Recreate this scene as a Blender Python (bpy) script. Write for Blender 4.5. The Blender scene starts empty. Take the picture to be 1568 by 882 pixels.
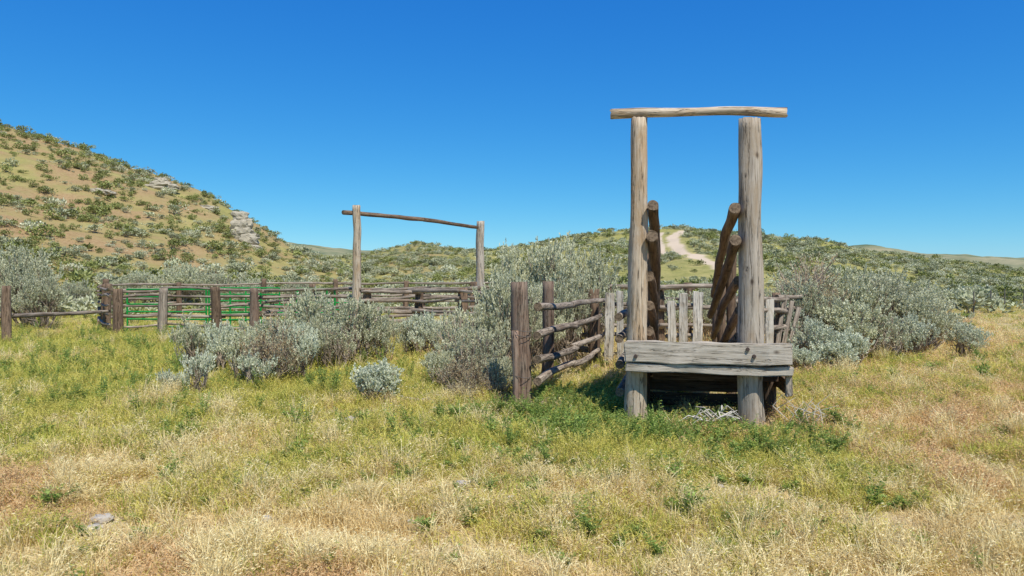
import bpy, math, random
import numpy as np
from mathutils import Vector, Matrix, noise as mnoise

random.seed(7); RNG=np.random.default_rng(7)
S=bpy.context.scene
col=S.collection

# ------------------------------------------------------------------ node helpers
def newmat(name):
    m=bpy.data.materials.new(name); m.use_nodes=True
    nt=m.node_tree; nt.nodes.clear()
    out=nt.nodes.new('ShaderNodeOutputMaterial')
    b=nt.nodes.new('ShaderNodeBsdfPrincipled')
    nt.links.new(b.outputs[0],out.inputs[0])
    b.inputs['Roughness'].default_value=0.85
    b.inputs['Specular IOR Level'].default_value=0.2
    return m,nt,b,out
def N(nt,t,**k):
    n=nt.nodes.new(t)
    for a,v in k.items(): setattr(n,a,v)
    return n
def ramp(nt,fac,stops):
    r=N(nt,'ShaderNodeValToRGB')
    el=r.color_ramp.elements
    while len(el)<len(stops): el.new(0.5)
    for e,(p,c) in zip(el,stops):
        e.position=p; e.color=(c[0],c[1],c[2],1) if not isinstance(c,(int,float)) else (c,c,c,1)
    nt.links.new(fac,r.inputs[0]); return r.outputs[0]
def noise(nt,vec,scale,detail=4,rough=0.6,dist=0.0):
    n=N(nt,'ShaderNodeTexNoise'); n.inputs['Scale'].default_value=scale
    n.inputs['Detail'].default_value=detail; n.inputs['Roughness'].default_value=rough
    n.inputs['Distortion'].default_value=dist
    if vec is not None: nt.links.new(vec,n.inputs['Vector'])
    return n.outputs[0]
def mix(nt,fac,a,b,blend='MIX'):
    m=N(nt,'ShaderNodeMix',data_type='RGBA',blend_type=blend)
    for sock,val in ((m.inputs[0],fac),(m.inputs[6],a),(m.inputs[7],b)):
        if isinstance(val,bpy.types.NodeSocket): nt.links.new(val,sock)
        elif isinstance(val,(int,float)): sock.default_value=val
        else: sock.default_value=(val[0],val[1],val[2],1)
    return m.outputs[2]
def mth(nt,op,a,b=0.0):
    m=N(nt,'ShaderNodeMath',operation=op)
    for i,v in enumerate((a,b)):
        if isinstance(v,bpy.types.NodeSocket): nt.links.new(v,m.inputs[i])
        else: m.inputs[i].default_value=v
    return m.outputs[0]
def bump(nt,b,h,strength,dist):
    n=N(nt,'ShaderNodeBump'); n.inputs['Strength'].default_value=strength
    n.inputs['Distance'].default_value=dist
    nt.links.new(h,n.inputs['Height']); nt.links.new(n.outputs[0],b.inputs['Normal'])

def wood_mat(name,light,mid,dark,crackamt=0.5,patch=None,var=.4,bmp=.8):
    m,nt,b,o=newmat(name)
    tc=N(nt,'ShaderNodeTexCoord'); oi=N(nt,'ShaderNodeObjectInfo')
    add=N(nt,'ShaderNodeVectorMath',operation='ADD')
    mul=N(nt,'ShaderNodeVectorMath',operation='SCALE'); mul.inputs[0].default_value=(7.1,3.3,13.7)
    nt.links.new(oi.outputs['Random'],mul.inputs['Scale'])
    nt.links.new(tc.outputs['Object'],add.inputs[0]); nt.links.new(mul.outputs[0],add.inputs[1])
    def mp(sz):
        q=N(nt,'ShaderNodeMapping'); q.inputs['Scale'].default_value=(1,1,sz)
        nt.links.new(add.outputs[0],q.inputs[0]); return q.outputs[0]
    fine=noise(nt,mp(0.06),42,8,0.72)
    c1=ramp(nt,fine,[(0.3,dark),(0.44,mid),(0.60,light)])
    big=noise(nt,mp(0.30),5.0,6,0.7,0.8)
    c2=mix(nt,ramp(nt,big,[(0.45,0.0),(0.62,0.9)]),c1,patch if patch else mid)
    c2=mix(nt,ramp(nt,fine,[(0.30,0.6),(0.42,0.0)]),c2,dark)
    cr=noise(nt,mp(0.04),13,5,0.6,0.6)
    crm=ramp(nt,cr,[(0.484,0.0),(0.5,1.0),(0.516,0.0)])
    crf=mth(nt,'MULTIPLY',crm,crackamt)
    c3=mix(nt,crf,c2,(dark[0]*0.2,dark[1]*0.2,dark[2]*0.2))
    v=N(nt,'ShaderNodeTexVoronoi'); v.inputs['Scale'].default_value=3.6; nt.links.new(mp(0.6),v.inputs['Vector'])
    kn=ramp(nt,v.outputs['Distance'],[(0.04,1.0),(0.12,0.0)])
    c4=mix(nt,mth(nt,'MULTIPLY',kn,0.85),c3,(dark[0]*0.4,dark[1]*0.34,dark[2]*0.3))
    br=mth(nt,'MULTIPLY_ADD',oi.outputs['Random'],var); nt.nodes[-1].inputs[2].default_value=1-var*.45
    c5=N(nt,'ShaderNodeVectorMath',operation='SCALE'); nt.links.new(c4,c5.inputs[0]); nt.links.new(br,c5.inputs['Scale'])
    nt.links.new(c5.outputs[0],b.inputs['Base Color'])
    h=mth(nt,'SUBTRACT',fine,mth(nt,'MULTIPLY',crm,1.2))
    bump(nt,b,h,bmp,0.014)
    return m
W_TAN=wood_mat('weathered_tan_wood',(0.62,0.52,0.385),(0.50,0.40,0.285),(0.26,0.195,0.13),0.85,(0.45,0.315,0.185),.2)
W_GREY=wood_mat('weathered_grey_wood',(0.52,0.46,0.375),(0.41,0.35,0.275),(0.21,0.17,0.13),0.85,(0.37,0.29,0.20),.2)
W_BEAM=wood_mat('sawn_grey_beam_wood',(0.54,0.485,0.40),(0.45,0.395,0.315),(0.25,0.215,0.165),0.7,(0.39,0.33,0.25),.15,.7)
W_BROWN=wood_mat('brown_log_wood',(0.27,0.185,0.12),(0.18,0.12,0.077),(0.08,0.052,0.033),0.7,(0.14,0.092,0.06))
W_DARK=wood_mat('shade_darkened_wood',(0.12,0.085,0.06),(0.085,0.06,0.042),(0.04,0.028,0.02),0.7,(0.07,0.048,0.034))  # shade under the deck is put into this wood colour
W_RED=wood_mat('reddish_post_wood',(0.27,0.185,0.135),(0.185,0.12,0.085),(0.08,0.05,0.035),0.8,(0.27,0.21,0.155))
W_RAIL=wood_mat('rail_grey_wood',(0.42,0.35,0.27),(0.29,0.235,0.178),(0.12,0.094,0.068),0.7,(0.20,0.15,0.11))
W_WHITE=wood_mat('whitewashed_wood',(0.64,0.59,0.50),(0.52,0.47,0.38),(0.29,0.245,0.18),0.6,(0.40,0.335,0.245))

def end_mat():
    m,nt,b,o=newmat('sawn_log_end')
    tc=N(nt,'ShaderNodeTexCoord')
    w=N(nt,'ShaderNodeTexWave',wave_type='RINGS',rings_direction='Z'); w.inputs['Scale'].default_value=22
    w.inputs['Distortion'].default_value=2.5; nt.links.new(tc.outputs['Object'],w.inputs['Vector'])
    n=noise(nt,tc.outputs['Object'],30,4)
    c=mix(nt,w.outputs['Fac'],(0.13,0.09,0.055),(0.27,0.20,0.13))
    c=mix(nt,ramp(nt,n,[(0.42,0.0),(0.66,0.85)]),c,(0.05,0.034,0.022))
    nt.links.new(c,b.inputs['Base Color']); return m
W_END=end_mat()

# ------------------------------------------------------------------ value noise
def _h(ix,iy,s):
    v=np.sin(ix*127.1+iy*311.7+s*74.7)*43758.5453
    return v-np.floor(v)
def vn(x,y,s=0.0):
    ix=np.floor(x); iy=np.floor(y); fx=x-ix; fy=y-iy
    fx=fx*fx*(3-2*fx); fy=fy*fy*(3-2*fy)
    a=_h(ix,iy,s);b=_h(ix+1,iy,s);c=_h(ix,iy+1,s);d=_h(ix+1,iy+1,s)
    return (a*(1-fx)+b*fx)*(1-fy)+(c*(1-fx)+d*fx)*fy
def fbm(x,y,s=0.0,o=4):
    t=0;a=0.5;tot=0
    for i in range(o):
        t=t+a*vn(x,y,s+i*3.1); tot+=a; x=x*2.03+5.2;y=y*2.03+1.7;a*=0.5
    return t/tot

# ------------------------------------------------------------------ terrain
CAMH=2.0; F=1120.0
def tab(rows):
    a=np.array(rows,float); return np.arctan((a[:,0]-784)/F),(425-a[:,1])/F,a[:,2],a[:,3]
LEFT=tab([(-1400,150,190,45),(-700,120,180,42),(-300,140,165,44),(0,188,150,46),(60,206,145,48),(150,234,138,50),(200,255,134,52),(250,272,128,54),(330,306,120,58),(400,346,112,64),(450,376,106,68),(520,408,100,76),(570,428,98,82),(620,460,98,85)])
MID=tab([(-900,470,300,70),(200,440,300,80),(400,400,280,80),(440,390,270,80),(550,390,250,75),(600,384,215,70),(650,378,200,64),(700,382,195,62),(760,381,185,60),(820,375,175,58),(870,363,166,56),(950,357,158,54),(1050,350,150,52),(1150,354,150,52),(1200,363,155,52),(1300,378,165,54),(1350,385,180,56),(1450,402,205,60),(1568,422,240,70),(1900,440,260,80),(3000,460,300,90)])
FAR=tab([(-3000,400,650,250),(200,385,650,250),(440,375,600,240),(500,382,600,240),(560,386,600,240),(650,392,600,240),(1250,386,620,260),(1340,378,640,280),(1410,386,640,280),(1480,388,640,280),(1568,394,640,280),(2200,390,640,280),(4000,400,650,280)])
def layer(T,phi,r,p,off):
    ph=np.clip(phi,T[0][0],T[0][-1])
    el=np.interp(ph,T[0],T[1]); R=np.interp(ph,T[0],T[2]); B=np.interp(ph,T[0],T[3])
    zr=CAMH+el*R*np.cos(np.clip(phi,-1.3,1.3))-off
    s=np.clip((r-B)/(R-B),0,1)
    f=np.where(s<1,s**p,1.0)
    over=np.clip((r-R)/(R*0.8),0,1)
    f=f*(1-0.75*over**1.6)
    fade=1-np.clip((np.abs(phi)-1.25)/0.6,0,1)
    return np.maximum(zr,0)*f*fade, s
def Hh(x,y):
    x=np.asarray(x,float); y=np.asarray(y,float)
    r=np.hypot(x,y); phi=np.arctan2(x,y)
    a,sa=layer(LEFT,phi,r,1.15,0); b,sb=layer(MID,phi,r,1.1,0); c,sc=layer(FAR,phi,r,1.2,0)
    big=np.maximum(np.maximum(a,b),c)
    near=np.clip((r-35)/60,0,1)
    rough=(fbm(x/26,y/26,2,4)-0.5)*4.2*near*np.clip(big/4,0,1)
    rough+=(fbm(x/60,y/60,3,3)-0.5)*14*np.clip((r-260)/150,0,1)*np.clip(big/8,0,1)
    rough+=(fbm(x/7,y/7,5,3)-0.5)*0.7*near
    micro=(fbm(x/1.1,y/1.1,9,3)-0.5)*0.09*(1-np.clip((r-30)/40,0,1))
    return big+rough+micro
def H1(x,y): return float(Hh(np.array([x]),np.array([y]))[0])

th_in=np.linspace(-0.86,0.86,860); 
th_out=np.linspace(0.86,2*math.pi-0.86,90)[1:-1]
TH=np.concatenate([th_in,th_out]); nT=len(TH)
RR=np.concatenate([[0.4,1,1.6,2.2],np.geomspace(2.8,300,330),np.geomspace(306,2500,60)]); nR=len(RR)
tt,rr=np.meshgrid(TH,RR)
X=rr*np.sin(tt); Y=rr*np.cos(tt); Z=Hh(X,Y)
verts=np.stack([X,Y,Z],-1).reshape(-1,3)
verts=np.vstack([verts,[[0,0,0]]])
i=np.arange(nR-1)[:,None]*nT; j=np.arange(nT)[None,:]; jn=(j+1)%nT
quads=np.stack([i+j,i+nT+j,i+nT+jn,i+jn],-1).reshape(-1,4)
me=bpy.data.meshes.new('ground')
nv=len(verts); nq=len(quads)
tri=np.stack([np.full(nT,nv-1),np.arange(nT),(np.arange(nT)+1)%nT],-1)
me.vertices.add(nv); me.vertices.foreach_set('co',verts.ravel())
loops=np.concatenate([quads.ravel(),tri.ravel()])
me.loops.add(len(loops)); me.loops.foreach_set('vertex_index',loops.astype(np.int32))
starts=np.concatenate([np.arange(nq)*4,nq*4+np.arange(nT)*3])
me.polygons.add(nq+nT); me.polygons.foreach_set('loop_start',starts.astype(np.int32))
me.polygons.foreach_set('use_smooth',np.ones(nq+nT,bool))
me.update(); me.validate()

def ray_hit(bx,el):
    ys=np.linspace(45,260,2600); z=Hh(bx*ys,ys)
    k=np.argmax(z>=CAMH+el*ys)
    return (bx*ys[k],ys[k]) if z[k]>=CAMH+el*ys[k] else (bx*150,150.)
def green(x,y):
    g=0.24+0.0*x-.10*np.clip((8-y)/3,0,1)
    def blob(cx,cy,rx,ry,a): 
        return a*np.exp(-(((x-cx)/rx)**2+((y-cy)/ry)**2))
    g=g+blob(1.0,10.6,1.8,2.6,0.55)+blob(2.9,8.7,2.2,1.1,0.45)+blob(-3.5,13.0,6,3.2,0.35)
    g=g+np.where(x<-1,1,0)*np.clip((y-9)/5,0,1)*0.34+blob(-13,22,9,5,0.4)+blob(-8,15,4,4,.25)
    g=g+blob(0.8,7.4,2.4,1.3,0.28)+blob(-1.5,8.6,2.6,1.0,0.2)+blob(-5,9,2.4,1.4,0.12)+blob(4.6,11.5,1.4,3,0.25)
    g=g+blob(9,15,6,4,0.2)+np.clip((y-26)/20,0,1)*0.15+blob(1.5,5.6,1.4,.8,.1)
    g=g-blob(-1.8,5.0,3.0,.9,.12)-blob(6.5,9,3,2.5,.18)
    g=g+(fbm(x/1.1,y/1.1,21,3)-0.5)*1.2+(fbm(x/3.3,y/3.3,31,2)-0.5)*0.4
    return np.clip(g,0.05,1)
phiV=np.arctan2(verts[:,0],verts[:,1]); rV=np.hypot(verts[:,0],verts[:,1])
la,_=layer(LEFT,phiV,rV,1.15,0); lb,_=layer(MID,phiV,rV,1.1,0); lc,_=layer(FAR,phiV,rV,1.2,0)
isleft=np.clip((la-np.maximum(lb,lc))/1.5,0,1)
red=isleft*np.clip(1.05-np.abs(phiV+0.62)*1.2,0.2,.9)
red=np.maximum(red,np.exp(-((phiV+0.14)/0.05)**2-((rV-150)/45)**2)*0.8)
path=np.zeros(nv)
def add_path(pl,w):
    P=[ray_hit((a-784)/F,(425-b)/F) for a,b in pl]
    for (x0,y0),(x1,y1) in zip(P[:-1],P[1:]):
        d=np.array([x1-x0,y1-y0]); L=max(d@d,1e-6)
        t=np.clip(((verts[:,0]-x0)*d[0]+(verts[:,1]-y0)*d[1])/L,0,1)
        dd=np.hypot(verts[:,0]-x0-t*d[0],verts[:,1]-y0-t*d[1])
        dd=dd+(fbm(verts[:,0]/1.5,verts[:,1]/1.5,4,2)-0.5)*w*0.9
        path[:]=np.maximum(path,np.clip((w-dd)/(w*0.4),0,1))
    return P
PATHS=add_path([(1044,355),(1030,362),(1032,374),(1042,384),(1066,392),(1090,402),(1108,412)],1.35)
PATHS2=add_path([(1012,357),(1008,366),(1012,380),(1020,392)],0.7)
colA=np.ones((nv,4)); colA[:,0]=red; colA[:,1]=green(verts[:,0],verts[:,1]); colA[:,2]=path
at=me.color_attributes.new('zones','FLOAT_COLOR','POINT'); at.data.foreach_set('color',colA.ravel())
ground=bpy.data.objects.new('ground',me); col.objects.link(ground)

m,nt,b,o=newmat('grassland_ground')
geo=N(nt,'ShaderNodeNewGeometry'); P=geo.outputs['Position']
va=N(nt,'ShaderNodeVertexColor',layer_name='zones'); sp=N(nt,'ShaderNodeSeparateColor'); nt.links.new(va.outputs[0],sp.inputs[0])
ln=N(nt,'ShaderNodeVectorMath',operation='LENGTH'); nt.links.new(P,ln.inputs[0]); dist=ln.outputs['Value']
n1=noise(nt,P,1.6,6,0.7); n2=noise(nt,P,14,6,0.75); n3=noise(nt,P,60,4,0.7)
straw=ramp(nt,n2,[(0.3,(0.36,0.26,0.11)),(0.5,(0.62,0.48,0.235)),(0.72,(0.78,0.65,0.38))])
soil=ramp(nt,n3,[(0.3,(0.38,0.27,0.155)),(0.7,(0.68,0.54,0.36))])
near=mix(nt,ramp(nt,n1,[(0.42,0.0),(0.62,0.8)]),straw,soil)
grn=ramp(nt,n2,[(0.3,(0.14,0.165,0.025)),(0.7,(0.38,0.40,0.09))])
near=mix(nt,ramp(nt,sp.outputs[1],[(0.35,0.0),(0.9,0.85)]),near,grn)
n4=noise(nt,P,0.07,5,0.6); n5=noise(nt,P,0.5,6,0.7); n6=noise(nt,P,3.0,5,0.75)
hg=ramp(nt,n5,[(0.32,(0.22,0.22,0.075)),(0.5,(0.35,0.315,0.12)),(0.68,(0.46,0.385,0.165))])
hg=mix(nt,ramp(nt,n4,[(0.4,0.0),(0.62,0.55)]),hg,(0.33,0.31,0.085))
hg=mix(nt,ramp(nt,n6,[(0.48,0.0),(0.64,0.55)]),hg,(0.15,0.17,0.07))
rs=ramp(nt,n6,[(0.3,(0.21,0.135,0.07)),(0.5,(0.37,0.24,0.125)),(0.7,(0.45,0.325,0.175))])
rf=mth(nt,'MULTIPLY',sp.outputs[0],ramp(nt,noise(nt,P,0.12,6,0.65),[(0.38,0.1),(0.58,1.0)]))
hg=mix(nt,rf,hg,rs)
fr=N(nt,'ShaderNodeMapRange'); fr.inputs[1].default_value=34; fr.inputs[2].default_value=60; nt.links.new(dist,fr.inputs[0])
c=mix(nt,fr.outputs[0],near,hg)
fr2=N(nt,'ShaderNodeMapRange'); fr2.inputs[1].default_value=260; fr2.inputs[2].default_value=420; nt.links.new(dist,fr2.inputs[0])
farc=ramp(nt,noise(nt,P,0.022,6,0.7),[(0.40,(0.12,0.16,0.095)),(0.50,(0.23,0.235,0.135)),(0.62,(0.33,0.30,0.18))])
c=mix(nt,fr2.outputs[0],c,farc)
c=mix(nt,sp.outputs[2],c,mix(nt,n6,(0.52,0.41,0.28),(0.66,0.54,0.40)))
nt.links.new(c,b.inputs['Base Color']); b.inputs['Roughness'].default_value=1; b.inputs['Specular IOR Level'].default_value=0
bump(nt,b,mth(nt,'ADD',n2,n3),0.6,0.04)
me.materials.append(m)

# ------------------------------------------------------------------ foliage materials
def leaf_mat(name,stops,objvar=0.3,trans=0.25):
    m,nt,b,o=newmat(name)
    g=N(nt,'ShaderNodeNewGeometry'); oi=N(nt,'ShaderNodeObjectInfo')
    c=ramp(nt,g.outputs['Random Per Island'],stops)
    s=mth(nt,'MULTIPLY_ADD',oi.outputs['Random'],objvar*2); nt.nodes[-1].inputs[2].default_value=1-objvar
    v=N(nt,'ShaderNodeVectorMath',operation='SCALE'); nt.links.new(c,v.inputs[0]); nt.links.new(s,v.inputs['Scale'])
    nt.links.new(v.outputs[0],b.inputs['Base Color'])
    b.inputs['Roughness'].default_value=0.8; b.inputs['Specular IOR Level'].default_value=0.1
    if trans>0:
        t=N(nt,'ShaderNodeBsdfTranslucent'); nt.links.new(v.outputs[0],t.inputs[0])
        mx=N(nt,'ShaderNodeMixShader'); mx.inputs[0].default_value=trans
        nt.links.new(b.outputs[0],mx.inputs[1]); nt.links.new(t.outputs[0],mx.inputs[2]); nt.links.new(mx.outputs[0],o.inputs[0])
    return m
L_SAGE=leaf_mat('sage_leaves',[(0.0,(0.37,0.38,0.21)),(0.5,(0.58,0.58,0.37)),(1.0,(0.77,0.76,0.55))],0.10,0.2)
L_SAGEB=leaf_mat('sage_leaves_silver',[(0.0,(0.44,0.47,0.31)),(0.6,(0.64,0.66,0.47)),(1.0,(0.78,0.79,0.62))],0.08,0.2)
L_SAGED=leaf_mat('sage_leaves_dry',[(0.0,(0.34,0.22,0.12)),(0.45,(0.48,0.37,0.21)),(0.7,(0.54,0.51,0.31)),(1.0,(0.68,0.65,0.45))],0.1,0.2)
L_HILL=leaf_mat('hill_sage_leaves',[(0.0,(0.26,0.275,0.155)),(0.6,(0.41,0.425,0.25)),(1.0,(0.54,0.55,0.36))],0.25,0)
L_HILLG=leaf_mat('hill_green_leaves',[(0.0,(0.17,0.185,0.05)),(0.6,(0.26,0.285,0.09)),(1.0,(0.36,0.375,0.16))],0.25,0)
G_TAN=leaf_mat('tan_grass',[(0.0,(0.54,0.38,0.15)),(0.5,(0.76,0.58,0.265)),(1.0,(0.87,0.71,0.385))],0.12,0.3)
G_STRAW=leaf_mat('pale_straw',[(0.0,(0.70,0.54,0.24)),(0.5,(0.86,0.72,0.36)),(1.0,(0.94,0.84,0.52))],0.06,0.3)
G_PINK=leaf_mat('cheat_grass',[(0.0,(0.56,0.34,0.15)),(0.5,(0.72,0.49,0.235)),(1.0,(0.82,0.62,0.34))],0.12,0.3)
G_GREEN=leaf_mat('green_grass',[(0.0,(0.22,0.29,0.035)),(0.5,(0.40,0.45,0.07)),(1.0,(0.60,0.58,0.16))],0.2,0.35)
G_YEL=leaf_mat('yellow_green_grass',[(0.0,(0.44,0.41,0.06)),(0.5,(0.63,0.56,0.12)),(1.0,(0.77,0.66,0.22))],0.15,0.35)
G_WEED=leaf_mat('weed_leaves',[(0.0,(0.15,0.23,0.045)),(0.5,(0.27,0.37,0.085)),(1.0,(0.44,0.51,0.16))],0.2,0.35)
G_FLOW=leaf_mat('yellow_flowers',[(0.0,(0.60,0.48,0.03)),(1.0,(0.80,0.68,0.06))],0.1,0.2)
B_TWIG=leaf_mat('sage_twigs',[(0.0,(0.22,0.165,0.115)),(1.0,(0.46,0.375,0.29))],0.15,0)

def leafquads(c,d,l,w,rng):
    n=len(c); d=d/np.linalg.norm(d,axis=1,keepdims=True)
    q=rng.normal(size=(n,3)); s=np.cross(d,q); s/=np.linalg.norm(s,axis=1,keepdims=True)+1e-9
    l=l[:,None]; w=w[:,None]
    v=np.stack([c,c+d*l*.5+s*w*.5,c+d*l,c+d*l*.5-s*w*.5],1).reshape(-1,3)
    return v, np.arange(n*4).reshape(-1,4)
class MB:
    def __init__(s): s.v=[];s.f=[];s.m=[];s.n=0
    def add(s,v,f,mi):
        v=np.asarray(v)
        s.v.append(v); s.f.extend([tuple(int(k)+s.n for k in q) for q in f]); s.m.extend([mi]*len(f)); s.n+=len(v)
    def tube(s,pts,rad,mi,k=5):
        pts=[np.array(p,float) for p in pts]; V=[];Fc=[]
        for i,p in enumerate(pts):
            t=(pts[min(i+1,len(pts)-1)]-pts[max(i-1,0)]); t/=np.linalg.norm(t)+1e-9
            a=np.cross(t,[0.3,0.2,0.93] if abs(t[2])<.9 else [1,0,0]); a/=np.linalg.norm(a)+1e-9; bb=np.cross(t,a)
            for q in range(k):
                an=2*math.pi*q/k; V.append(p+rad[i]*(a*math.cos(an)+bb*math.sin(an)))
        for i in range(len(pts)-1):
            for q in range(k):
                Fc.append((i*k+q,i*k+(q+1)%k,(i+1)*k+(q+1)%k,(i+1)*k+q))
        s.add(V,Fc,mi)
    def mesh(s,name,mats,smooth=False):
        me=bpy.data.meshes.new(name); me.from_pydata(np.vstack(s.v).tolist(),[],s.f)
        for m in mats: me.materials.append(m)
        me.polygons.foreach_set('material_index',s.m)
        if smooth: me.polygons.foreach_set('use_smooth',[True]*len(me.polygons))
        me.update(); return me

def sage_mesh(name,seed,W,Ht,stems,tips,lpt,mat,leafl=0.045,woody=0.0,sprayr=0.10):
    """twisted stems forking into upright leafy sprays; the sprays are tight clumps with dark gaps between"""
    rng=np.random.default_rng(seed); mb=MB(); C=[];D=[];LL=[]
    for s in range(stems):
        az=2*math.pi*(s+rng.uniform(-.35,.35))/stems; out=rng.uniform(0.1,1.0)**0.75
        ex=np.array([math.cos(az)*out*W*.5*.85,math.sin(az)*out*W*.5*.85,Ht*(1.0-0.42*out**2)*rng.uniform(.58,1.04)])
        base=np.array([rng.normal()*.06,rng.normal()*.06,-0.05])
        p1=base+ex*np.array([.45,.45,.28])+rng.normal(size=3)*.05
        p2=base+ex*np.array([.72,.72,.66])+rng.normal(size=3)*.05
        r0=0.022+0.02*Ht*.6
        mb.tube([base,p1,p2],[r0,r0*.75,r0*.45],1,5)
        for t in range(tips):
            st=p1+(p2-p1)*rng.uniform(0.1,1)
            dv=rng.normal(size=3); dv/=np.linalg.norm(dv); dv[2]=abs(dv[2])*.7+.1
            tip=p2+(ex-p2)*rng.uniform(.2,1.1)+dv*np.array([1,1,.7])*rng.uniform(.14,.36)*min(W,Ht)*.85
            if tip[2]<0.12*Ht: tip[2]=0.12*Ht+rng.uniform(0,.1)
            mid=(st+tip)/2+rng.normal(size=3)*.04+np.array([0,0,-.03])
            mb.tube([st,mid,tip],[r0*.35,r0*.25,r0*.1],1,3)
            n=int(lpt*rng.uniform(.6,1.3)*(1-woody*rng.uniform(0,1)))
            if n<3: continue
            ax=(tip-mid)/np.linalg.norm(tip-mid)+np.array([0,0,.8]); ax/=np.linalg.norm(ax)
            ns=max(3,int(n/20)); so=rng.normal(size=(ns,3))*sprayr*np.array([.5,.5,.35])
            sd=ax[None]+so/sprayr*.45+rng.normal(size=(ns,3))*.1
            sd/=np.linalg.norm(sd,axis=1,keepdims=True)
            k=rng.integers(0,ns,n); tt=rng.uniform(0,1,n)**.8
            ln_=rng.uniform(.7,1.5,ns)[k]
            ctr=tip+so[k]+sd[k]*(tt*ln_*sprayr*1.3)[:,None]+rng.normal(size=(n,3))*.008
            dd=sd[k]*1.0+rng.normal(size=(n,3))*.45
            C.append(ctr);D.append(dd);LL.append(leafl*rng.uniform(.6,1.3,n))
            for q in range(ns):
                if rng.random()<(.25+woody):
                    e=tip+so[q]+sd[q]*sprayr*(1.6 if woody else .9)
                    mb.tube([mid*.3+tip*.7,e],[.006,.002],1,3)
    C=np.vstack(C);D=np.vstack(D);LL=np.concatenate(LL)
    v,f=leafquads(C,D,LL,LL*.5,rng); mb.add(v,f,0)
    me=mb.mesh(name,[mat,B_TWIG])
    top=np.percentile(C[:,2],99); wid=np.percentile(np.hypot(C[:,0],C[:,1]),97)*2
    me['h']=float(top); me['w']=float(wid)
    return me
M_A=sage_mesh('sage_a',1,1.2,1.1,13,7,130,L_SAGE)
M_B=sage_mesh('sage_b',2,1.25,1.15,14,7,130,L_SAGE)
M_C=sage_mesh('sage_c',12,1.2,1.0,12,8,125,L_SAGEB)
M_BIG=sage_mesh('sage_big',3,2.0,2.0,19,11,130,L_SAGE,0.055,0,0.14)
M_BIG2=sage_mesh('sage_big2',4,1.9,1.9,17,11,130,L_SAGE,0.055,0.15,0.135)
M_WOOD=sage_mesh('sage_woody',5,1.2,1.1,13,9,70,L_SAGED,0.042,0.7)
M_WOODG=sage_mesh('sage_woody_grey',8,1.3,1.2,13,8,100,L_SAGE,0.044,0.5)
M_DEAD=sage_mesh('sage_dead',18,1.5,1.9,14,12,45,L_SAGED,0.05,0.9)
M_SM=sage_mesh('sage_small',6,0.75,0.55,15,7,95,L_SAGEB,0.04,0,0.07)
M_SM2=sage_mesh('sage_small2',7,0.55,0.65,8,6,80,L_SAGEB,0.045,0.2,0.08)

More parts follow.
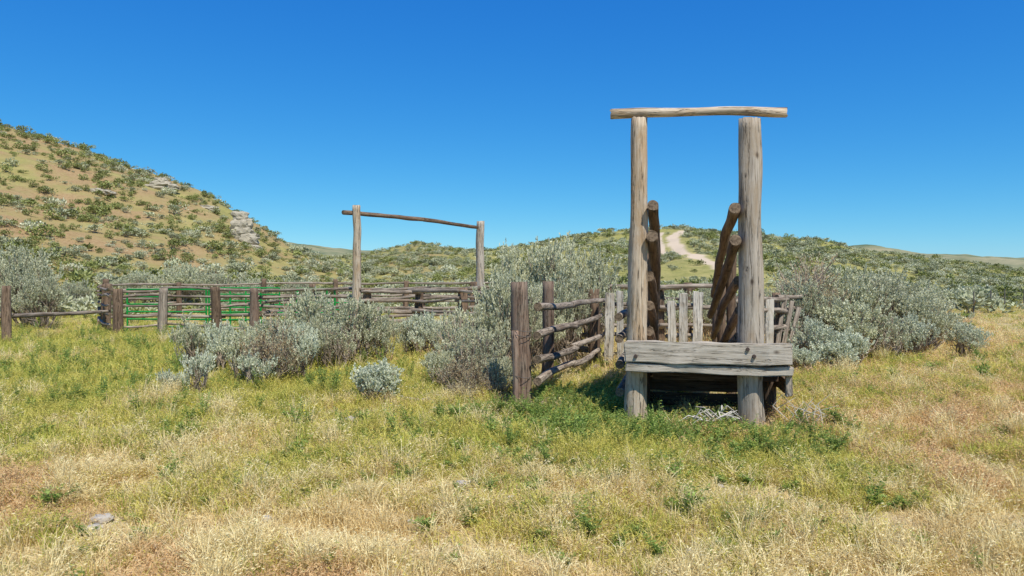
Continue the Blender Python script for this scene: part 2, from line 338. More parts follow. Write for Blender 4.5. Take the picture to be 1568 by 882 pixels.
def put_bush(x,y,me,w,h,name='sagebrush'):
    ob=bpy.data.objects.new(name,me); col.objects.link(ob)
    ob.location=(x,y,H1(x,y)-0.03); ob.rotation_euler=(0,0,random.uniform(0,6.28))
    sw=w/me['w']; ob.scale=(sw,sw,h/me['h']); return ob
BUSH=[
 (-4.35,13.3,M_WOOD,1.2,1.35),(-4.9,13.4,M_A,1.0,1.15),(-4.0,13.6,M_C,.95,1.1),(-4.5,12.8,M_SM2,.65,.65),(-4.7,14.0,M_B,1.0,1.2),
 (-6.7,15.4,M_A,1.1,1.15),(-5.95,15.0,M_C,.85,1.05),(-5.1,11.9,M_SM2,.55,.78),(-5.75,12.2,M_SM2,.4,.45),
 (-4.75,16.9,M_B,1.25,1.65),(-4.2,16.5,M_A,1.0,1.35),(-3.5,16.5,M_B,1.4,1.5),(-3.8,15.7,M_WOODG,1.1,1.05),(-3.0,16.8,M_A,.95,1.25),(-4.5,15.6,M_C,.9,.95),
 (-2.12,11.45,M_SM,.86,.66),
 (-2.1,18.2,M_C,1.15,1.1),(-1.45,17.2,M_WOODG,1.0,1.1),(-2.6,18.6,M_B,.8,.95),
 (-.24,14.2,M_B,1.2,1.95),(.15,14.8,M_BIG2,1.2,1.85),(-.95,14.0,M_WOODG,1.15,1.4),(-.45,12.95,M_WOODG,1.0,1.1),
 (-.82,12.3,M_WOOD,1.0,.85),(-.2,12.15,M_A,.65,.75),(-1.3,13.1,M_A,.75,.75),(-.65,13.4,M_WOODG,.9,1.1),(-.3,11.9,M_WOOD,.55,.55),(-.75,11.7,M_WOOD,.6,.5),
 (.1,17.6,M_BIG,1.6,2.65),(.95,17.5,M_BIG2,1.8,2.85),(1.85,18.0,M_BIG,1.6,2.6),(1.25,16.6,M_BIG2,1.35,2.0),(.55,15.6,M_BIG,1.2,1.8),
 (7.55,18.5,M_DEAD,1.9,2.5),(7.3,18.0,M_BIG2,1.5,1.85),(6.4,17.4,M_C,1.1,1.45),(8.6,19,M_BIG,2.0,2.2),(9.85,19.5,M_BIG2,2.0,2.0),(10.4,18.7,M_B,1.6,1.5),
 (8.0,17.3,M_B,1.6,1.4),(8.8,17.3,M_WOODG,1.4,1.2),(6.75,16.2,M_C,1.1,1.05),(6.05,15.3,M_SM,.8,.55),(6.9,15.6,M_SM,1.0,.65),(9.6,17.6,M_C,1.2,1.1),(7.5,16.2,M_SM,1.0,.8),
 (13,24,M_BIG,2.1,1.8),(13.2,26.5,M_BIG2,2.4,2.1),(12.6,21.5,M_A,1.5,1.1),(11.4,20.3,M_BIG,1.9,1.6),(10.6,23,M_BIG2,2,1.9),(9,23,M_BIG,2,2.1),(11.5,18.5,M_C,1.1,.85),(15,27,M_B,1.8,1.4),(16.5,30,M_BIG2,2.2,1.5),(19,34,M_BIG,2.4,1.5),
 (-19.3,29,M_BIG,2.4,3.1),(-21.5,29.5,M_BIG2,2.6,3.1),(-17.7,27.5,M_BIG2,1.8,2.0),(-19.5,26.5,M_BIG,1.6,1.7),
 (2.6,20.8,M_B,1.3,1.5),(3.6,22,M_BIG2,1.5,1.6),(4.9,21.5,M_A,1.4,1.5),(6.0,22,M_BIG,1.7,1.8),
 (-20,44,M_BIG,3.2,2.8),(-22.5,44,M_BIG2,2.6,2.3),(-18.3,44.5,M_BIG2,2.8,2.3),(-16,45,M_BIG,2.5,1.9),(-24.5,41,M_BIG2,2,1.8),(-13.5,46,M_BIG2,2.4,1.8),(-15,42,M_BIG,2,1.6),
]
for bu in BUSH: put_bush(*bu)

# ------------------------------------------------------------------ instanced scatter (geometry nodes)
def scatter(name,pts,rot,scale,idx,variants):
    c=bpy.data.collections.new(name+'_variants')
    for k,vm in enumerate(variants):
        ob=bpy.data.objects.new('%s_variant_%02d'%(name,k),vm); c.objects.link(ob)
    me=bpy.data.meshes.new(name); me.vertices.add(len(pts)); me.vertices.foreach_set('co',np.asarray(pts,float).ravel())
    a=me.attributes.new('rot','FLOAT_VECTOR','POINT'); a.data.foreach_set('vector',np.asarray(rot,float).ravel())
    a=me.attributes.new('scl','FLOAT_VECTOR','POINT'); a.data.foreach_set('vector',np.asarray(scale,float).ravel())
    a=me.attributes.new('idx','INT','POINT'); a.data.foreach_set('value',np.asarray(idx,np.int32))
    me.update()
    ob=bpy.data.objects.new(name,me); col.objects.link(ob)
    ng=bpy.data.node_groups.new(name+'_gn','GeometryNodeTree')
    ng.interface.new_socket('Geometry',in_out='INPUT',socket_type='NodeSocketGeometry')
    ng.interface.new_socket('Geometry',in_out='OUTPUT',socket_type='NodeSocketGeometry')
    gi=ng.nodes.new('NodeGroupInput'); go=ng.nodes.new('NodeGroupOutput')
    ci=ng.nodes.new('GeometryNodeCollectionInfo'); ci.inputs['Collection'].default_value=c
    ci.inputs['Separate Children'].default_value=True; ci.inputs['Reset Children'].default_value=True
    ip=ng.nodes.new('GeometryNodeInstanceOnPoints'); ip.inputs['Pick Instance'].default_value=True
    def na(n,t):
        q=ng.nodes.new('GeometryNodeInputNamedAttribute'); q.data_type=t; q.inputs['Name'].default_value=n
        return q.outputs['Attribute']
    e2r=ng.nodes.new('FunctionNodeEulerToRotation'); ng.links.new(na('rot','FLOAT_VECTOR'),e2r.inputs[0])
    L=ng.links.new
    L(gi.outputs[0],ip.inputs['Points']); L(ci.outputs[0],ip.inputs['Instance']); L(na('idx','INT'),ip.inputs['Instance Index'])
    L(e2r.outputs[0],ip.inputs['Rotation']); L(na('scl','FLOAT_VECTOR'),ip.inputs['Scale']); L(ip.outputs[0],go.inputs[0])
    md=ob.modifiers.new('scatter','NODES'); md.node_group=ng
    return ob

def tuft(name,seed,n,h,rad,lean,w,mat,heads=0,flat=0.0,mat2=None):
    rng=np.random.default_rng(seed); mb=MB(); V=[];Fc=[]
    HC=[];HD=[]
    for i in range(n):
        a=rng.uniform(0,6.283); r=rad*math.sqrt(rng.random()); b=np.array([r*math.cos(a),r*math.sin(a),-0.01])
        az=rng.uniform(0,6.283); hh=h*rng.uniform(.45,1.15); ln=lean*rng.uniform(.2,1.3)
        d=np.array([math.cos(az),math.sin(az),0]); s=np.array([-d[1],d[0],0])
        if rng.random()<.5:
            q=rng.uniform(0,6.28); s=np.array([math.cos(q),math.sin(q),0])
        if rng.random()<flat: 
            m1=b+d*hh*.45+np.array([0,0,hh*.12]); tp=b+d*hh*.95+np.array([0,0,hh*rng.uniform(0.02,.15)])
            b=b+np.array([0,0,.02])
        else:
            m1=b+d*hh*ln*.3+np.array([0,0,hh*.55]); tp=b+d*hh*ln+np.array([0,0,hh*(1-.25*ln)])
        ww=w*rng.uniform(.6,1.3); k=len(V)
        V+= [b-s*ww*.5,b+s*ww*.5,m1-s*ww*.45,m1+s*ww*.45,tp]
        Fc+=[(k,k+1,k+3,k+2),(k+2,k+3,k+4)]
        if heads and rng.random()<.6:
            for q in range(heads):
                t=q/heads
                HC.append(m1+(tp-m1)*(0.55+.5*t)+rng.normal(size=3)*.006); HD.append(d*.7+np.array([0,0,.5-.9*t])+rng.normal(size=3)*.3)
    mb.add(V,Fc,0)
    if HC:
        HC=np.array(HC);HD=np.array(HD); v,f=leafquads(HC,HD,np.full(len(HC),.034),np.full(len(HC),.009),rng); mb.add(v,f,1)
    return mb.mesh(name,[mat,mat2 or mat])
def weed(name,seed,n,h,spread,mat,flowers=0,ll=.05):
    rng=np.random.default_rng(seed); mb=MB(); C=[];D=[];L_=[];FC=[]
    for i in range(n):
        az=rng.uniform(0,6.283); o=rng.uniform(.1,1)*spread; tp=np.array([math.cos(az)*o,math.sin(az)*o,h*rng.uniform(.55,1.1)])
        md=tp*np.array([.4,.4,.55])
        mb.tube([(0,0,0),md,tp],[.004,.003,.0015],0,3)
        k=26
        t=rng.uniform(.1,1,k)[:,None]; p=np.where(t<.5,md*(t*2),md+(tp-md)*(t*2-1))
        C.append(p); dd=rng.normal(size=(k,3)); dd[:,2]=abs(dd[:,2])*.5; D.append(dd); L_.append(ll*rng.uniform(.6,1.4,k)*(1.25-.7*t[:,0]))
        if flowers and i<3: FC.append(tp+rng.normal(size=(flowers,3))*.025)
    C=np.vstack(C);D=np.vstack(D);L_=np.concatenate(L_)
    v,f=leafquads(C,D,L_,L_*.36,rng); mb.add(v,f,0)
    if flowers:
        FC=np.vstack(FC); v,f=leafquads(FC,rng.normal(size=(len(FC),3)),np.full(len(FC),.014),np.full(len(FC),.014),rng); mb.add(v,f,1)
    me=mb.mesh(name,[mat,G_FLOW]); me['w']=1.0; me['h']=1.0
    return me
GV=[tuft('g0',1,18,.30,.10,.5,.006,G_TAN,2),
    tuft('g1',2,24,.22,.12,.8,.0065,G_TAN,0,.15),
    tuft('g2',3,28,.18,.13,.9,.007,G_STRAW,0,.35),
    tuft('g3',4,20,.28,.12,.7,.006,G_PINK,5),
    tuft('g4',5,28,.28,.10,.55,.0075,G_GREEN,0),
    tuft('g5',6,24,.30,.11,.6,.006,G_YEL,3),
    tuft('g6',7,30,.22,.16,1,.0075,G_STRAW,0,.9),
    weed('g7',8,9,.28,.16,G_WEED,0,.055),
    weed('g8',9,8,.46,.16,G_WEED,4,.045),
    tuft('g9',10,42,.42,.05,.5,.006,G_STRAW,2),
    tuft('g10',11,26,.16,.12,.9,.0075,G_GREEN,0,.2),
    weed('g11',12,9,.40,.18,G_WEED,0,.05)]
def field(n,y0,y1,tmax):
    u=RNG.random(n); y=np.sqrt(y0*y0+u*(y1*y1-y0*y0)); x=(RNG.random(n)*2-1)*tmax*y
    return x,y
xs=[];ys=[];sc=[]
for n,y0,y1,s in ((15500,3.7,8.0,.85),(15000,8,14,1.0),(11500,14,26,1.35),(8000,26,56,2.2)):
    x,y=field(n,y0,y1,.80); xs.append(x);ys.append(y);sc.append(np.full(n,s))
gx=np.concatenate(xs);gy=np.concatenate(ys);gs=np.concatenate(sc)
G=green(gx,gy)
STN=[(-3.34,5.95,.075),(-3.3,5.74,.06),(-2.0,5.94,.045),(-.46,6.9,.07),(-.03,6.5,.045),(1.29,5.3,.045),(-.82,5.9,.035),(-2.4,9.9,.11),(-2.1,9.95,.09),(-2.25,10.2,.08),(-6.1,12.8,.10),(2.0,7.0,.035)]
cl=fbm(gx/.6,gy/.6,44,3)
keep=RNG.random(len(gx))<np.clip(0.30+2.4*(cl-.35)+G*.5,0.12,1)
a=math.radians(11.8); dx=gx-2.56; dy=gy-9.55; lx=dx*math.cos(a)-dy*math.sin(a); ly=dx*math.sin(a)+dy*math.cos(a)
keep&=~((np.abs(lx)<1.0)&(ly>.1)&(ly<4.5)&(RNG.random(len(gx))<.85))
for (sx_,sy_,ss_) in STN: keep&=~(((gx-sx_)**2+((gy-sy_+.06)*.9)**2)<(ss_+.06)**2)
gx,gy,gs,G,cl=gx[keep],gy[keep],gs[keep],G[keep],cl[keep]; n=len(gx)
u=RNG.random(n); v=RNG.random(n)
pk=fbm(gx/2.2,gy/2.2,55,3)+np.clip((gx-3)/8,-.05,.15)
bl=fbm(gx/.5,gy/.5,71,2)
dry=np.where(pk>.57,np.where(v<.42,3,np.where(v<.7,1,2)),np.where(v<.2,0,np.where(v<.45,1,np.where(v<.68,2,np.where(v<.93,6,9)))))
dry=np.where((bl>.70)&(v<.6),9,dry)
lush=np.exp(-(((gx-1.1)/1.5)**2+((gy-10.6)/2.4)**2))+np.exp(-(((gx-2.7)/1.8)**2+((gy-8.9)/.8)**2))+(fbm(gx/.8,gy/.8,81,3)-.5)*1.6
grn=np.where(v<.32,4,np.where(v<.84,5,np.where(v<.93,10,np.where(v<.97,7,8))))
grn=np.where(lush>.6,np.where(v<.42,4,np.where(v<.74,5,np.where(v<.84,7,11))),grn)
idx=np.where(u<G,grn,dry)
idx=np.where((idx==8)&((gy<9)|(gx>-1)),7,idx)
hf=RNG.uniform(.65,1.25,n)*gs*np.clip(.60+gy/24,.6,.95)*(0.65+.9*(cl-.3))
wf=RNG.uniform(.8,1.25,n)*gs
hf=np.where(gy>26,hf*.6,hf)
hf=np.where(gy>14,hf*.85,hf)
hf=np.where(idx==7,hf*np.where(lush>.4,1.25,.8),hf)
# trampled, shorter growth right at the post bases
for (bx_,by_,br_) in ((3.2,9.2,.5),(.15,11.0,.45),(1.6,9.8,.4)): hf=np.where(np.hypot(gx-bx_,gy-by_)<br_,hf*.55,hf)
rot=np.stack([RNG.normal(size=n)*.08,RNG.normal(size=n)*.08,RNG.random(n)*6.283],-1)
scatter('grass',np.stack([gx,gy,Hh(gx,gy)],-1),rot,np.stack([wf,wf,hf],-1),idx,GV)

for k,(x,y,s) in enumerate([(1.85,5.67,.9),(3.2,6.4,1.0),(2.55,5.5,.7),(-.3,6.1,.7),(-2.0,6.5,.6),(1.45,6.0,1.2),(-3.3,7.0,1.1),(.6,5.9,.8),(3.0,7.5,1.0),(1.6,7.0,1.1),(2.1,7.6,1.2),(6.0,13,1.5),(9.1,14,1.6),(10.9,17,1.6),(2.95,5.2,.7),(-1.0,8.6,1.1),(-5,6.3,.6),(4.2,9.0,1.2),(1.9,5.75,.8),(1.5,6.3,.9),(3.3,6.3,.7)]):
    put_bush(x,y,GV[7],s,s,'leafy_weed')

def hillbush(name,seed,mat,n=230):
    rng=np.random.default_rng(seed); mb=MB()
    k=11; cen=rng.normal(size=(k,3))*np.array([.26,.26,.14])+np.array([0,0,.42]); cen[:,2]=np.clip(cen[:,2],.2,.8)
    i=rng.integers(0,k,n); dv=rng.normal(size=(n,3)); dv/=np.linalg.norm(dv,axis=1,keepdims=True)
    c=cen[i]+dv*.2*rng.uniform(.5,1,(n,1)); c[:,2]=np.maximum(c[:,2],.02)
    d=dv*.8+np.array([0,0,.7]); v,f=leafquads(c,d,rng.uniform(.12,.22,n),rng.uniform(.07,.12,n),rng); mb.add(v,f,0)
    for q in range(3): mb.tube([(0,0,-.05),cen[q]],[.03,.012],1,3)
    return mb.mesh(name,[mat,B_TWIG])
HV=[hillbush('h0',1,L_HILL),hillbush('h1',2,L_HILL),hillbush('h2',3,L_HILLG),hillbush('h3',4,L_HILLG),hillbush('h4',5,L_SAGE,260)]
n=64000
rr_=np.sqrt(RNG.uniform(38**2,235**2,n)); ph=RNG.uniform(-.80,.80,n); hx=rr_*np.sin(ph); hy=rr_*np.cos(ph)
A=layer(LEFT,ph,rr_,1.15,0)[0]; Bm=layer(MID,ph,rr_,1.1,0)[0]
isl=A>Bm+.3
clump=fbm(hx/9,hy/9,66,3)
low=np.clip(1-(A/8),0,1)
dens=np.where(isl,.25+.30*low+.4*np.clip(clump-.5,-.15,1),.29+1.0*(clump-.5))
dens=dens*np.clip((rr_-36)/12,.0,1)*np.where(rr_>170,.6,1)
dens=np.where((ph>.42)&(rr_<62),dens*np.clip((rr_-44)/18,0,1),dens)
keep=RNG.random(n)<dens
def seg(px_,py_,P,w):
    o=np.zeros(len(px_),bool)
    for (x0,y0),(x1,y1) in zip(P[:-1],P[1:]):
        d=np.array([x1-x0,y1-y0]);L=max(d@d,1e-6);t=np.clip(((px_-x0)*d[0]+(py_-y0)*d[1])/L,0,1)
        o|=np.hypot(px_-x0-t*d[0],py_-y0-t*d[1])<w
    return o
keep&=~seg(hx,hy,PATHS,1.9); keep&=~seg(hx,hy,PATHS2,1.2)
hx,hy,isl,rr_,ph,A=hx[keep],hy[keep],isl[keep],rr_[keep],ph[keep],A[keep]; n=len(hx)
sz=RNG.lognormal(0,.38,n)*np.where(isl,.76,.80); sz=np.clip(sz,.3,1.7)
sz=np.where(rr_<60,sz*1.15,sz)
gsel=RNG.random(n)<np.where(isl,np.clip(.25+A/25,.25,.7),.28)
hi=np.where(gsel,RNG.integers(2,4,n),np.where(RNG.random(n)<.3,4,RNG.integers(0,2,n)))
scatter('hillside_sagebrush',np.stack([hx,hy,Hh(hx,hy)-.05],-1),np.stack([np.zeros(n),np.zeros(n),RNG.random(n)*6.28],-1),
        np.stack([sz*1.1,sz*1.1,sz*RNG.uniform(.65,1.0,n)],-1),hi,HV)
print('HILL',n)

# ------------------------------------------------------------------ rocks
m,nt,b,o=newmat('pale_rock'); tc=N(nt,'ShaderNodeNewGeometry')
q=noise(nt,tc.outputs['Position'],1.6,8,.7); q2=noise(nt,tc.outputs['Position'],9,6,.7)
cc=mix(nt,q2,ramp(nt,q,[(0.35,(0.22,0.175,0.12)),(0.6,(0.44,0.38,0.27))]),(0.5,0.45,0.34)); nt.links.new(cc,b.inputs['Base Color']); bump(nt,b,q2,.8,.08); ROCK=m
m,nt,b,o=newmat('field_stone'); tc=N(nt,'ShaderNodeTexCoord'); q=noise(nt,tc.outputs['Object'],9,6,.7)
nt.links.new(ramp(nt,q,[(0.3,(0.32,0.28,0.22)),(0.7,(0.56,0.51,0.43))]),b.inputs['Base Color']); STONE=m
import bmesh
def rock_mesh(name,seed,pieces,mat,sub=3):
    bm=bmesh.new(); rng=random.Random(seed)
    for (cx,cy,cz,sx,sy,sz_) in pieces:
        r=bmesh.ops.create_icosphere(bm,subdivisions=sub,radius=1)
        off=Vector((rng.random()*50,rng.random()*50,rng.random()*50))
        for v in r['verts']:
            c=v.co.copy(); k=max(abs(c.x),abs(c.y),abs(c.z)); c=c.lerp(c/k*.85,.6)
            c*=1+.28*mnoise.noise(c*1.6+off)+.16*mnoise.noise(c*4+off)
            c.x+= .12*round(mnoise.noise(Vector((0,0,c.z*4))+off)*3)
            v.co=Vector((cx+c.x*sx,cy+c.y*sy,cz+c.z*sz_))
    me=bpy.data.meshes.new(name); bm.to_mesh(me); bm.free(); me.materials.append(mat); return me
def outcrop(bx,el,pieces,seed,s=1.0):
    x,y=ray_hit((bx-784)/F,(425-el)/F); me=rock_mesh('rock_outcrop',seed,pieces,ROCK)
    ob=bpy.data.objects.new('rock_outcrop',me); col.objects.link(ob); ob.location=(x,y,H1(x,y)-.3); ob.scale=(s,s,s)
outcrop(371,368,[(0,0,2.0,1.2,1.1,.9),(.15,0,.8,1.5,1.3,1.0),(-.2,.2,3.0,.9,.9,.75),(1.1,-.4,.3,1.1,1,.8),(-1.1,0,.6,.8,.9,.7)],1,1.05)
outcrop(246,290,[(0,0,.6,1.5,1,.8),(1.3,.2,.4,1.1,.9,.6),(-1.2,0,.4,.9,.8,.55),(.2,0,1.3,.8,.7,.5)],2,1.1)
outcrop(146,293,[(0,0,.2,1.3,.8,.45),(1.4,.3,.1,.9,.8,.35),(-1.4,.1,.15,.8,.6,.35)],3,1.0)
outcrop(318,318,[(0,0,.2,1.1,.8,.45),(1.1,-.6,0,.9,.7,.4),(-.8,.5,.3,.7,.6,.35)],4,1.0)
outcrop(385,378,[(0,0,.2,.8,.6,.4),(.9,-.4,.1,.6,.5,.3)],5,1.0)
for k,(x,y,s) in enumerate(STN):
    me=rock_mesh('stone',k+20,[(0,0,.25,1.2,.9,.5)],STONE,2); ob=bpy.data.objects.new('stone',me); col.objects.link(ob)
    ob.location=(x,y,H1(x,y)+s*.1); ob.scale=(s,s,s); ob.rotation_euler=(0,0,k)

# ------------------------------------------------------------------ logs and timbers
def place(ob,p0,p1,roll=0.0):
    p0=Vector(p0);p1=Vector(p1); d=(p1-p0)
    q=d.to_track_quat('Z','Y'); ob.rotation_mode='QUATERNION'; ob.rotation_quaternion=q@Matrix.Rotation(roll,3,'Z').to_quaternion(); ob.location=p0
    return d.length
_sd=[0]
def log(name,parent,p0,p1,r0,r1,mat,bend=0.02,k=14,rough=.07,flare=0.0,wob=.016):
    _sd[0]+=1; rng=random.Random(_sd[0]*17+3); L=(Vector(p1)-Vector(p0)).length
    seg=max(5,int(L/.14)); seg=min(seg,36); V=[];Fc=[];mi=[]
    off=Vector((rng.random()*90,rng.random()*90,rng.random()*90)); ba=rng.random()*6.28; ph=rng.uniform(.7,1.6)
    for i in range(seg+1):
        t=i/seg; z=t*L; r=r0+(r1-r0)*t+flare*max(0,1-t*6)**2*r0
        bx=bend*math.sin(math.pi*t*ph)*math.cos(ba)+wob*mnoise.noise(Vector((z*1.5,0,0))+off)
        by=bend*math.sin(math.pi*t*ph)*math.sin(ba)+wob*mnoise.noise(Vector((z*1.5,9,0))+off)
        for q in range(k):
            a=2*math.pi*q/k
            rr2=r*(1+rough*2*mnoise.noise(Vector((math.cos(a)*1.1,math.sin(a)*1.1,z*1.3))+off)+rough*1.0*mnoise.noise(Vector((math.cos(a)*3.5,math.sin(a)*3.5,z*.8))+off))
            V.append((bx+rr2*math.cos(a),by+rr2*math.sin(a),z+(rng.uniform(-.01,.01) if i in(0,seg) else 0)))
    for i in range(seg):
        for q in range(k):
            Fc.append((i*k+q,i*k+(q+1)%k,(i+1)*k+(q+1)%k,(i+1)*k+q)); mi.append(0)
    Fc.append(tuple(range(k))[::-1]); mi.append(1); Fc.append(tuple(seg*k+q for q in range(k))); mi.append(1)
    me=bpy.data.meshes.new(name); me.from_pydata(V,[],Fc); me.materials.append(mat); me.materials.append(W_END)
    me.polygons.foreach_set('material_index',mi); me.polygons.foreach_set('use_smooth',[x==0 for x in mi]); me.update()
    ob=bpy.data.objects.new(name,me); col.objects.link(ob); place(ob,p0,p1); 
    if parent: ob.parent=parent
    return ob
def timber(name,parent,p0,p1,w,h,mat,rough=.008,roll=0.0,seed=None):
    _sd[0]+=1; rng=random.Random(_sd[0]*31+5); bm=bmesh.new(); L=(Vector(p1)-Vector(p0)).length
    bmesh.ops.create_cube(bm,size=1)
    bmesh.ops.scale(bm,vec=(w,h,L),verts=bm.verts); bmesh.ops.translate(bm,vec=(0,0,L/2),verts=bm.verts)
    le=[e for e in bm.edges if abs((e.verts[0].co-e.verts[1].co).z)>L*.5]
    bmesh.ops.subdivide_edges(bm,edges=le,cuts=max(3,min(24,int(L/.1))),use_grid_fill=True)
    bmesh.ops.bevel(bm,geom=[e for e in bm.edges if len(e.link_faces)==2 and e.calc_face_angle(0)>.5],offset=min(w,h)*.09,segments=2,affect='EDGES')
    off=Vector((rng.random()*90,rng.random()*90,rng.random()*90))
    for v in bm.verts:
        c=v.co
        e=1+1.8*(1 if (c.z<.06 or c.z>L-.06) else 0)
        c+= Vector((mnoise.noise(Vector((c.x*9,c.y*9,c.z*3))+off),mnoise.noise(Vector((c.y*9,c.x*9,c.z*3+7))+off),.6*mnoise.noise(Vector((c.x*22,c.y*22,3))+off)*e))*rough*1.6
    me=bpy.data.meshes.new(name); bm.to_mesh(me); bm.free(); me.materials.append(mat)
    ob=bpy.data.objects.new(name,me); col.objects.link(ob); place(ob,p0,p1,roll)
    if parent: ob.parent=parent
    return ob
def upboard(name,parent,p0,p1,w,t,mat,rough=.007):
    ob=timber(name,parent,p0,p1,w,t,mat,rough)
    d=(Vector(p1)-Vector(p0)).normalized(); ob.rotation_quaternion=Vector((0,0,1)).rotation_difference(d); return ob
def empty(name,loc=(0,0,0),rz=0):
    e=bpy.data.objects.new(name,None); col.objects.link(e); e.location=loc; e.rotation_euler=(0,0,rz); e.empty_display_size=.3; return e

# ---- loading chute -------------------------------------------------
ch=empty('livestock_loading_chute',(2.56,9.55,0),-math.radians(11.8))
log('post_left',ch,(-.95,.31,-.3),(-.905,.31,4.18),.153,.112,W_TAN,.02,22,.10)
log('post_right',ch,(.60,.34,-.3),(.54,.34,4.11),.168,.146,W_GREY,.015,22,.10)
log('crossbar',ch,(-1.29,.31,4.275),(1.02,.33,4.195),.072,.066,W_TAN,.02,16,.13,0,.03)
def hb(name,x0,x1,y,z,thick,tall,mat,dz=0.0,rough=.008):
    ob=timber(name,ch,(x0,y,z),(x1,y,z+dz),thick,tall,mat,rough)
    M=Matrix(((0,0,1),(1,0,0),(0,1,0)))
    ang=math.atan2(dz,x1-x0)
    ob.rotation_quaternion=(Matrix.Rotation(-ang,3,'Y')@M).to_quaternion(); return ob
hb('front_beam',-1.075,1.06,.085,1.005,.16,.285,W_BEAM,-.005,.017)
hb('front_beam_lower',-1.06,1.075,.10,.80,.13,.11,W_BEAM,-.02,.015)
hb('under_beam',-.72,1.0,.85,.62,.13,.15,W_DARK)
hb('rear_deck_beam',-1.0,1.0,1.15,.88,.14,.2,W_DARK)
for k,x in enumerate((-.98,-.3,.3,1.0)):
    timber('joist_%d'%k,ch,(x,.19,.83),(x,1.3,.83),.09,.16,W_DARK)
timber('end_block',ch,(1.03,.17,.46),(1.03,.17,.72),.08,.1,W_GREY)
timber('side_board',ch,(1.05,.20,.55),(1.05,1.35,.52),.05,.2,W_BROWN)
for k in range(3): hb('underdeck_shade_board_%d'%k,-.98,.98,1.36,.62-.22*k,.035,.19,W_DARK)  # added boards, there to keep the gap below the beam dark
for k in range(6):
    y=.23+k*.175
    hb('deck_plank_%d'%k,-1.03+random.uniform(-.03,.03),1.03+random.uniform(-.03,.03),y,1.0+random.uniform(-.006,.006),.16,.05,W_TAN)
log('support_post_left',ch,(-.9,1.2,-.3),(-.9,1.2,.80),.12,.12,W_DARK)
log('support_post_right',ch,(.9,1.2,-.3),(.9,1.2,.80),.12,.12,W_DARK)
for k in range(20):
    y=1.3+k*.17; z=.94-.27*(k*.17)
    hb('ramp_plank_%d'%k,-.72,.36,y,z,.15,.045,W_BROWN)
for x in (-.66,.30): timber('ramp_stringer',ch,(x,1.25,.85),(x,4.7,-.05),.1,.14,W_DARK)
SL=-.262
for i,z in enumerate((2.95,2.53,2.12,1.72,1.36)):
    r=.072+random.uniform(-.006,.01); dr=random.uniform(-.04,.04); hid=(0,0,.075,.085,.085)[i]; yb=(0,0,.45,.5,.5)[i]
    log('left_rail_%d'%i,ch,(-.715-hid*.6,.12+dr+yb,z+.02+SL*yb),(-.70,4.65,z+SL*4.45+random.uniform(-.04,.04)),r,r*.8,W_BROWN,.03)
    r=.070+random.uniform(-.006,.01)
    hid=(0,.0,.07,.09,.09)[i]
    log('right_rail_%d'%i,ch,(.355+hid,.10+dr+yb,z-.04+SL*yb),(.33,4.65,z+SL*4.45-.06+random.uniform(-.04,.04)),r,r*.8,W_BROWN,.035)
for y in (2.45,4.55):
    zt=3.05+SL*y
    log('left_side_post',ch,(-.86,y,-.3),(-.86,y,zt),.085,.08,W_BROWN,.01)
    log('right_side_post',ch,(.50,y,-.3),(.50,y,zt),.085,.08,W_BROWN,.01)
for i,z in enumerate((.42,.80,1.15,1.45)):
    log('outer_rail_%d'%i,ch,(-1.17,.28,z),(-1.05,4.8,z-.02),.058,.05,W_RAIL,.02)
m,nt,b,o=newmat('rusty_iron'); b.inputs['Base Color'].default_value=(0.12,0.09,0.075,1); b.inputs['Metallic'].default_value=.6; IRON=m
for (x,z) in ((.58,.98),(.50,1.07),(-.93,.95)):
    bm=bmesh.new(); bmesh.ops.create_cone(bm,cap_ends=True,segments=8,radius1=.028,radius2=.022,depth=.03)
    me=bpy.data.meshes.new('bolt'); bm.to_mesh(me); bm.free(); me.materials.append(IRON)
    ob=bpy.data.objects.new('bolt',me); col.objects.link(ob); ob.rotation_euler=(math.pi/2,0,0); ob.location=(x,-.003,z); ob.parent=ch

mb=MB(); rng=np.random.default_rng(5)
for i in range(20):
    b0=np.array([2.62+rng.normal()*.16,9.25+rng.normal()*.1,.20]); az=rng.uniform(0,6.28); l=rng.uniform(.2,.42)
    p1=b0+np.array([math.cos(az)*l*.6,math.sin(az)*l*.3,rng.uniform(.02,.16)]); p2=p1+np.array([math.cos(az+.5)*l*.5,math.sin(az)*l*.2,rng.uniform(-.14,.04)])
    mb.tube([b0,p1,p2],[.013,.009,.004],0,4)
DT=leaf_mat('bleached_twigs',[(0,(0.42,0.37,0.30)),(1,(0.60,0.55,0.46))],.05,0)
ob=bpy.data.objects.new('dead_branches',mb.mesh('dead_branches',[DT])); col.objects.link(ob)
mb=MB()
for i in range(16):
    b0=np.array([3.75+rng.normal()*.1,9.35+rng.normal()*.1,.1]); l=rng.uniform(.2,.4)
    mb.tube([b0,b0+np.array([rng.normal()*.12,0,l*.6]),b0+np.array([rng.normal()*.2,rng.normal()*.1,l])],[.008,.006,.003],0,3)
ob=bpy.data.objects.new('dead_branches',mb.mesh('dead_branches',[DT])); col.objects.link(ob)
log('fallen_stick',None,(-1.75,11.5,.12),(-1.25,11.35,.10),.03,.022,W_WHITE,.02,8)

